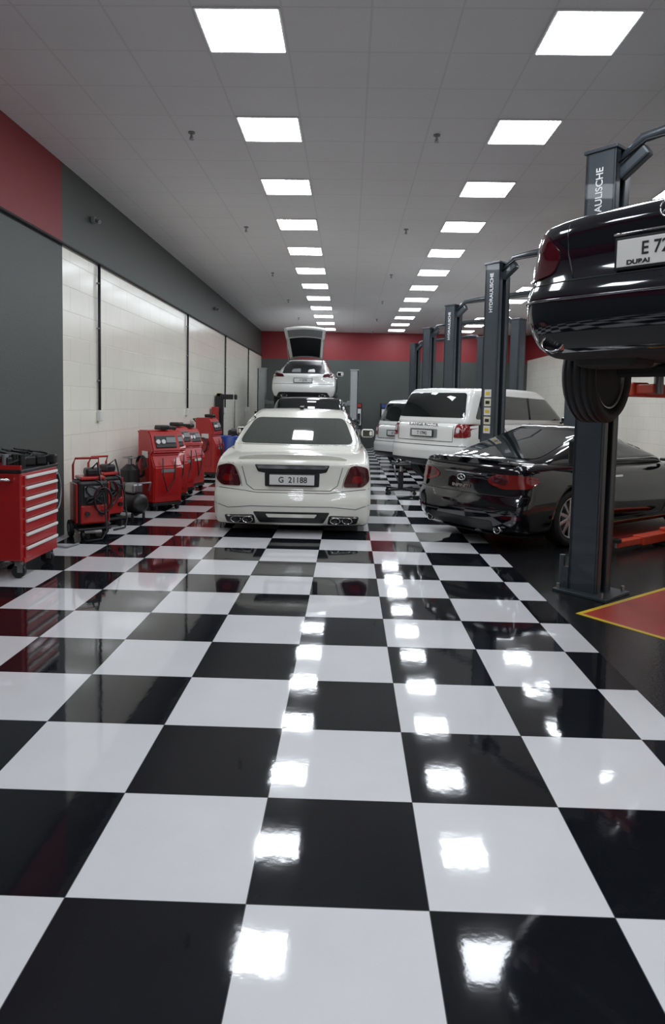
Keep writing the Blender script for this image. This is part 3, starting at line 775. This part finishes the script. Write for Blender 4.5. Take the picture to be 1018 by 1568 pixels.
# ---------------------------------------------------------------- left side equipment
mb=MB(); D_,Wd=.47,.74
mb.box((0,0,.57),(D_,Wd,.80),M_red,.012)
mb.box((0,0,.985),(D_+.02,Wd+.02,.03),M_plas,.008)
for sd in (-1,1): mb.box((0,sd*(Wd/2-.01),1.015),(D_,.02,.05),M_red,.004)
mb.box((-D_/2+.01,0,1.02),(.02,Wd,.07),M_red,.004)
zs=[.945,.845,.745,.645,.545,.42,.295]
hs=[.09,.09,.09,.09,.115,.115,.115]
for z,h in zip(zs,hs):
    mb.box((D_/2+.008,0,z-h/2),(.02,Wd-.09,h),M_red,.005)
    mb.box((D_/2+.024,0,z-.015),(.022,Wd-.10,.028),M_plate,.006)
mb.box((D_/2+.006,0,.175),(.015,Wd-.06,.05),M_red,.004)
for a in (-.17,.17):
    for c_ in (-.29,.29):
        mb.cyl((a,c_-.018,.065),(a,c_+.018,.065),.062,M_rub,20); mb.box((a,c_,.14),(.07,.06,.05),M_steel,.01)
        mb.box((a+.02,c_-.028,.095),(.05,.006,.08),M_steel,.002); mb.box((a+.02,c_+.028,.095),(.05,.006,.08),M_steel,.002)
mb.tube([(-.15,-Wd/2,.90),(-.15,-Wd/2-.07,.92),(.15,-Wd/2-.07,.92),(.15,-Wd/2,.90)],.014,M_chrome)
rng=random.Random(2)
for i in range(26):
    x=rng.uniform(-.17,.17);y=rng.uniform(-.32,.32);a=rng.uniform(0,3.1)
    k=i%4
    if k==0: mb.box((x,y,1.05),(.22,.09,.09),M_plas,.015,(0,0,a))
    elif k==1: mb.cyl((x,y,1.03),(x+.12*math.cos(a),y+.12*math.sin(a),1.08),.012,M_steel,8)
    elif k==2: mb.cyl((x,y,1.0),(x,y,1.12),.03,M_plas if i%3 else M_grey,14)
    else: mb.tube([(x+.09*math.cos(t),y+.08*math.sin(t),1.01+.014*t) for t in [j*.5 for j in range(20)]],.009,M_ink,6)
mb.obj('tool_cabinet',loc=(XL+.27,6.28,0))
def cart(loc,h,w,d,rot=0,sd0=1):
    mb=MB(); 
    mb.box((-.02,0,.14+.30*h),(d*.9,w,.58*h),M_plas,.04)
    for sd in (-1,1): mb.box((-.02,sd*(w/2+.005),.14+.30*h),(d*.85,.02,.5*h),M_red2,.008)
    mb.box((d/2-.03,0,.14+.16*h),(.05,w*.86,.24*h),M_red2,.02)
    mb.box((d/2-.02,0,.60*h),(.03,w*.6,.13),M_grey,.01); mb.cyl((d/2,-.08,.30),(d/2+.035,-.08,.30),.028,M_plas,14); mb.cyl((d/2,.08,.30),(d/2+.035,.08,.30),.028,M_plas,14)
    mb.box((0,0,.12),(d+.06,w+.02,.03),M_plas,.01)
    mb.box((0,0,.155+.60*h),(d*.8,w*.8,.04),M_red2,.015); mb.box((-.02,.03,.20+.62*h),(d*.5,w*.5,.10),M_plas,.03)
    mb.tube([(-d/2,-w*.42,.13),(-d/2-.02,-w*.42,h-.08),(-d/2+.03,-w*.38,h),(-d/2+.03,w*.38,h),(-d/2-.02,w*.42,h-.08),(-d/2,w*.42,.13)],.014,M_red2)
    for sd in (-1,1):
        mb.cyl((-d*.3,sd*w*.5,.10),(-d*.3,sd*(w*.5+.045),.10),.10,M_rub,24); mb.cyl((-d*.3,sd*(w*.5+.04),.10),(-d*.3,sd*(w*.5+.05),.10),.05,M_grey,16)
        mb.cyl((d*.4,sd*w*.35-.015,.05),(d*.4,sd*w*.35+.015,.05),.05,M_rub,16)
    mb.tube([(d/2+.03+.01*math.sin(t),w*.28*math.sin(t*1.3),.70*h-.022*t+.05*math.cos(t*2)) for t in [j*.45 for j in range(24)]],.013,M_ink,6)
    for k in range(3): mb.tube([(d/2+.02+.02*k,sd0*w*.25+.10*math.cos(t),.46+.15*math.sin(t)) for t in [j*math.pi/10 for j in range(20)]],.011,M_red2 if k==1 else M_ink,6,True)
    mb.tube([(0,0,.3+.62*h-.08),(.12,.05,.32+.62*h),(.24,.1,.5*h),(.27,.12,.1),(.32,.05,.015),(.36,-.15,.015)],.011,M_ink,6)
    return mb.obj('battery_charger_cart',loc=loc,rotz=rot)
cart((-3.08,7.95,0),.93,.36,.36,-.95); cart((-3.13,8.62,0),.90,.32,.34,-.6,-1)
mb=MB()
mb.tube([(0,0,1.05),(.03,-.02,.6),(-.02,.03,.2),(.06,.0,.02),(.25,-.05,.015),(.3,.15,.015)],.012,M_grey,6)
for k in range(6): mb.tube([(.02*k,.10*math.cos(t)+.01*k,.72+.20*math.sin(t)-.02*k) for t in [j*math.pi/12 for j in range(24)]],.010,M_grey if k%2 else M_ink,6,True)
mb.box((.02,0,.94),(.12,.08,.05),M_grey,.01)
mb.obj('hanging_hose',loc=(XL+.10,7.3,0))
def compressor(loc,rot):
    mb=MB(); 
    M=Matrix.Translation((0,-.25,.22))@Matrix.Rotation(-math.pi/2,4,'X')
    mb.lathe([(.001,0),(.09,.01),(.14,.05),(.14,.45),(.09,.49),(.001,.5)],M_plas,M,24,False)
    mb.box((0,-.05,.43),(.16,.22,.14),M_steel,.03); mb.cyl((0,.07,.42),(0,.2,.42),.07,M_plas,18)
    mb.tube([(-.1,-.25,.4),(-.1,-.3,.52),(.1,-.3,.52),(.1,-.25,.4)],.012,M_grey)
    for sx in (-1,1):
        mb.cyl((sx*.14,.14,.08),(sx*.18,.14,.08),.08,M_rub,18); mb.box((sx*.09,-.15,.05),(.03,.03,.1),M_rub,.005)
    mb.obj('air_compressor',loc=loc,rotz=rot)
compressor((-3.0,9.25,0),.9)
def acm(loc,h,rot,alt=0):
    mb=MB(); w,d=.48,.46
    P=[(-d/2,.12),(d/2,.12),(d/2+.02,.55*h),(d/2-.08,.70*h),(d/2-.02,.74*h),(d/2-.13,.97*h),(d/2-.2,h),(-d/2,h)]
    vs=[(x,-w/2,z) for x,z in P]+[(x,w/2,z) for x,z in P]; n=len(P)
    bm=bmesh.new(); bv=[bm.verts.new(v) for v in vs]
    bm.faces.new(bv[:n]); bm.faces.new(bv[n:][::-1])
    for i in range(n): bm.faces.new([bv[i],bv[(i+1)%n],bv[n+(i+1)%n],bv[n+i]])
    bmesh.ops.recalc_face_normals(bm,faces=bm.faces); bmesh.ops.bevel(bm,geom=list(bm.edges),offset=.018,segments=2,affect='EDGES')
    for i,v in enumerate(bm.verts): v.index=i
    mb.add([v.co.copy() for v in bm.verts],[[v.index for v in f.verts] for f in bm.faces],M_red2); bm.free()
    tl=math.atan2(.11,.23*h)
    mb.box((d/2-.065,0,.86*h),(.02,w*.72,.16*h),M_plas,.01,(0,-tl,0)); mb.box((d/2-.052,.08,.88*h),(.01,.16,.07*h),M_grey,.004,(0,-tl,0))
    for k in (-.14,-.05): mb.cyl((d/2-.06,k,.86*h),(d/2-.035,k,.865*h),.034,M_plate,16)
    mb.box((d/2+.008,0,.36*h),(.012,w*.75,.34*h),M_red,.006); mb.box((d/2+.016,0,.50*h),(.008,w*.5,.05),M_plate if alt else M_grey,.003)
    mb.box((0,-w/2-.006,.45*h),(d*.6,.012,.5*h),M_red,.01); mb.box((0,-w/2-.014,.70*h),(d*.35,.008,.10),M_plate if not alt else M_plas,.003)
    mb.tube([(-d/2,-w*.4,h-.1),(-d/2-.07,-w*.4,h-.03),(-d/2-.07,w*.4,h-.03),(-d/2,w*.4,h-.1)],.014,M_plas)
    mb.box((0,0,.10),(d*1.02,w*1.02,.05),M_plas,.015)
    for sd in (-1,1):
        mb.cyl((-d*.33,sd*(w/2-.01),.11),(-d*.33,sd*(w/2+.04),.11),.11,M_rub,22); mb.cyl((-d*.33,sd*(w/2+.035),.11),(-d*.33,sd*(w/2+.045),.11),.05,M_grey,14)
        mb.cyl((d*.4,sd*w*.38-.015,.045),(d*.4,sd*w*.38+.015,.045),.045,M_rub,16)
    mb.tube([(-d*.1+.12*math.cos(t),-w/2-.03-.004*t,.55*h+.16*math.sin(t)) for t in [j*.45 for j in range(30)]],.011,M_blue if alt else M_ink,6)
    mb.tube([(d/2+.02,-.1,.66*h),(d/2+.10,-.14,.45*h),(d/2+.06,-.05,.25*h),(d/2+.03,.1,.40*h),(d/2+.02,.12,.66*h)],.010,M_ink,6)
    mb.box((-.02,.05,h+.04),(.2,.16,.07),M_plas,.02)
    return mb.obj('ac_service_machine',loc=loc,rotz=rot)
acm((-2.86,10.15,0),1.20,-.75); acm((-2.96,10.95,0),1.16,-.5,1); acm((-3.02,11.7,0),1.20,-.4); acm((-3.0,12.45,0),1.15,-.35,1)
acm((-3.02,14.6,0),1.30,-.2)
mb=MB(); mb.cyl((0,0,.0),(0,0,.62),.14,M_plas,24); mb.cyl((0,0,.62),(0,0,.70),.14,M_plas,24,r2=.05); mb.cyl((0,0,.70),(0,0,.82),.03,M_steel,12)
mb.tube([(.1*math.cos(t),.1*math.sin(t),.80) for t in [j*math.pi/8 for j in range(16)]],.01,M_steel,6,True)
mb.obj('gas_cylinder',loc=(-3.22,9.85,0))
mb=MB(); mb.lathe([(.001,0),(.27,0),(.28,.02),(.28,.28),(.29,.30),(.28,.32),(.28,.56),(.29,.58),(.28,.60),(.28,.86),(.26,.88),(.001,.87)],M_blue,None,32,False)
mb.cyl((.12,0,.87),(.12,0,.90),.04,M_plas,12); mb.obj('oil_drum',loc=(-2.75,15.3,0))
mb=MB()
mb.box((0,0,.33),(.75,.85,.66),M_grey,.04,taper=(.8,.8)); mb.cyl((0,0,.63),(0,0,.72),.30,M_steel,28)
for k in range(4):
    a=k*math.pi/2+.4; mb.box((.2*math.cos(a),.2*math.sin(a),.75),(.26,.07,.05),M_plas,.01,(0,0,a))
mb.box((-.35,.25,1.05),(.18,.20,1.5),M_plas,.02); mb.box((-.16,.18,1.78),(.56,.12,.13),M_plas,.02,(0,0,-.3)); mb.cyl((.05,.08,1.92),(.05,.08,.95),.028,M_chrome,14)
mb.box((.05,.08,.95),(.12,.06,.08),M_steel,.015); mb.box((-.35,-.32,.95),(.16,.18,1.15),M_red2,.02)
mb.tube([(.1,.5,.5),(.35,.62,.75),(.55,.5,.8)],.04,M_plas); mb.cyl((.42,.45,.45),(.42,.62,.45),.28,M_plas,26,r2=.2)
for k in range(3): mb.box((.40,-.2+.2*k,.06),(.16,.1,.03),M_steel,.008)
for k in range(3): mb.box((-.35,.25,1.82),(.12,.16,.1),M_yel,.01)
mb.obj('tire_changer',loc=(-2.95,16.9,0))
mb=MB()
for i in range(4):
    M=Matrix.Translation((0,0,.11+.225*i)); mb.lathe([(.21,-.1),(.30,-.11),(.33,-.08),(.335,0),(.33,.08),(.30,.11),(.21,.1)],M_rub,M,32)
mb.obj('tire_stack',loc=(-2.95,18.3,0))
for X in (.28,1.38):
    mb=MB(); mb.box((0,0,.87),(.42,.45,1.70),M_plas,.02); mb.box((0,-.228,1.20),(.34,.012,.60),M_plate,.006); mb.box((0,-.236,1.62),(.34,.012,.12),M_red2 if X<1 else M_blue,.004)
    mb.box((0,-.236,1.22),(.2,.01,.2),M_blue if X<1 else M_red2,.004); mb.box((0,-.236,.5),(.34,.012,.5),M_grey,.01); mb.box((0,-.25,.82),(.18,.05,.03),M_steel,.006)
    for sd in (-1,1): mb.box((sd*.16,0,.02),(.06,.4,.05),M_rub,.01)
    mb.obj('oil_dispenser',loc=(X,25.0,0))
mb=MB()
for a in range(4):
    t=a*math.pi/2+.5; mb.box((.17*math.cos(t),.17*math.sin(t),.09),(.34,.05,.04),M_plas,.01,(0,0,t)); mb.cyl((.33*math.cos(t)-.0,.33*math.sin(t),.035),(.33*math.cos(t)+.02,.33*math.sin(t)+.02,.035),.035,M_rub,14)
mb.cyl((0,0,.08),(0,0,.42),.05,M_plas,18); mb.cyl((0,0,.42),(0,0,.52),.028,M_chrome,14); mb.box((0,0,.54),(.3,.22,.04),M_plas,.01)
for sx in (-1,1): mb.box((sx*.14,0,.58),(.03,.2,.06),M_steel,.006)
mb.tube([(0,0,.15),(-.15,-.12,.35),(-.2,-.16,.55)],.014,M_steel)
mb.obj('transmission_jack',loc=(1.0,12.55,0),rotz=.3)

# ---------------------------------------------------------------- world + camera
w=bpy.data.worlds.new('world'); scene.world=w; w.use_nodes=True; w.node_tree.nodes['Background'].inputs[0].default_value=(.02,.02,.025,1)
cam=bpy.data.cameras.new('camera'); co=bpy.data.objects.new('camera',cam); col.objects.link(co)
cam.sensor_fit='VERTICAL'; cam.sensor_height=36; cam.lens=1051/1600*36; cam.shift_y=-96/1600; cam.clip_start=.05
ey=Vector((.0243,.068,-1)).normalized()
ex=Vector((1,-.02,0)); ex=(ex-ey*ex.dot(ey)).normalized(); ez=ex.cross(ey)
Mx=Matrix((ex,ey,ez))
co.matrix_world=Matrix.Translation((0,0,1.64))@Mx.to_4x4()
scene.camera=co
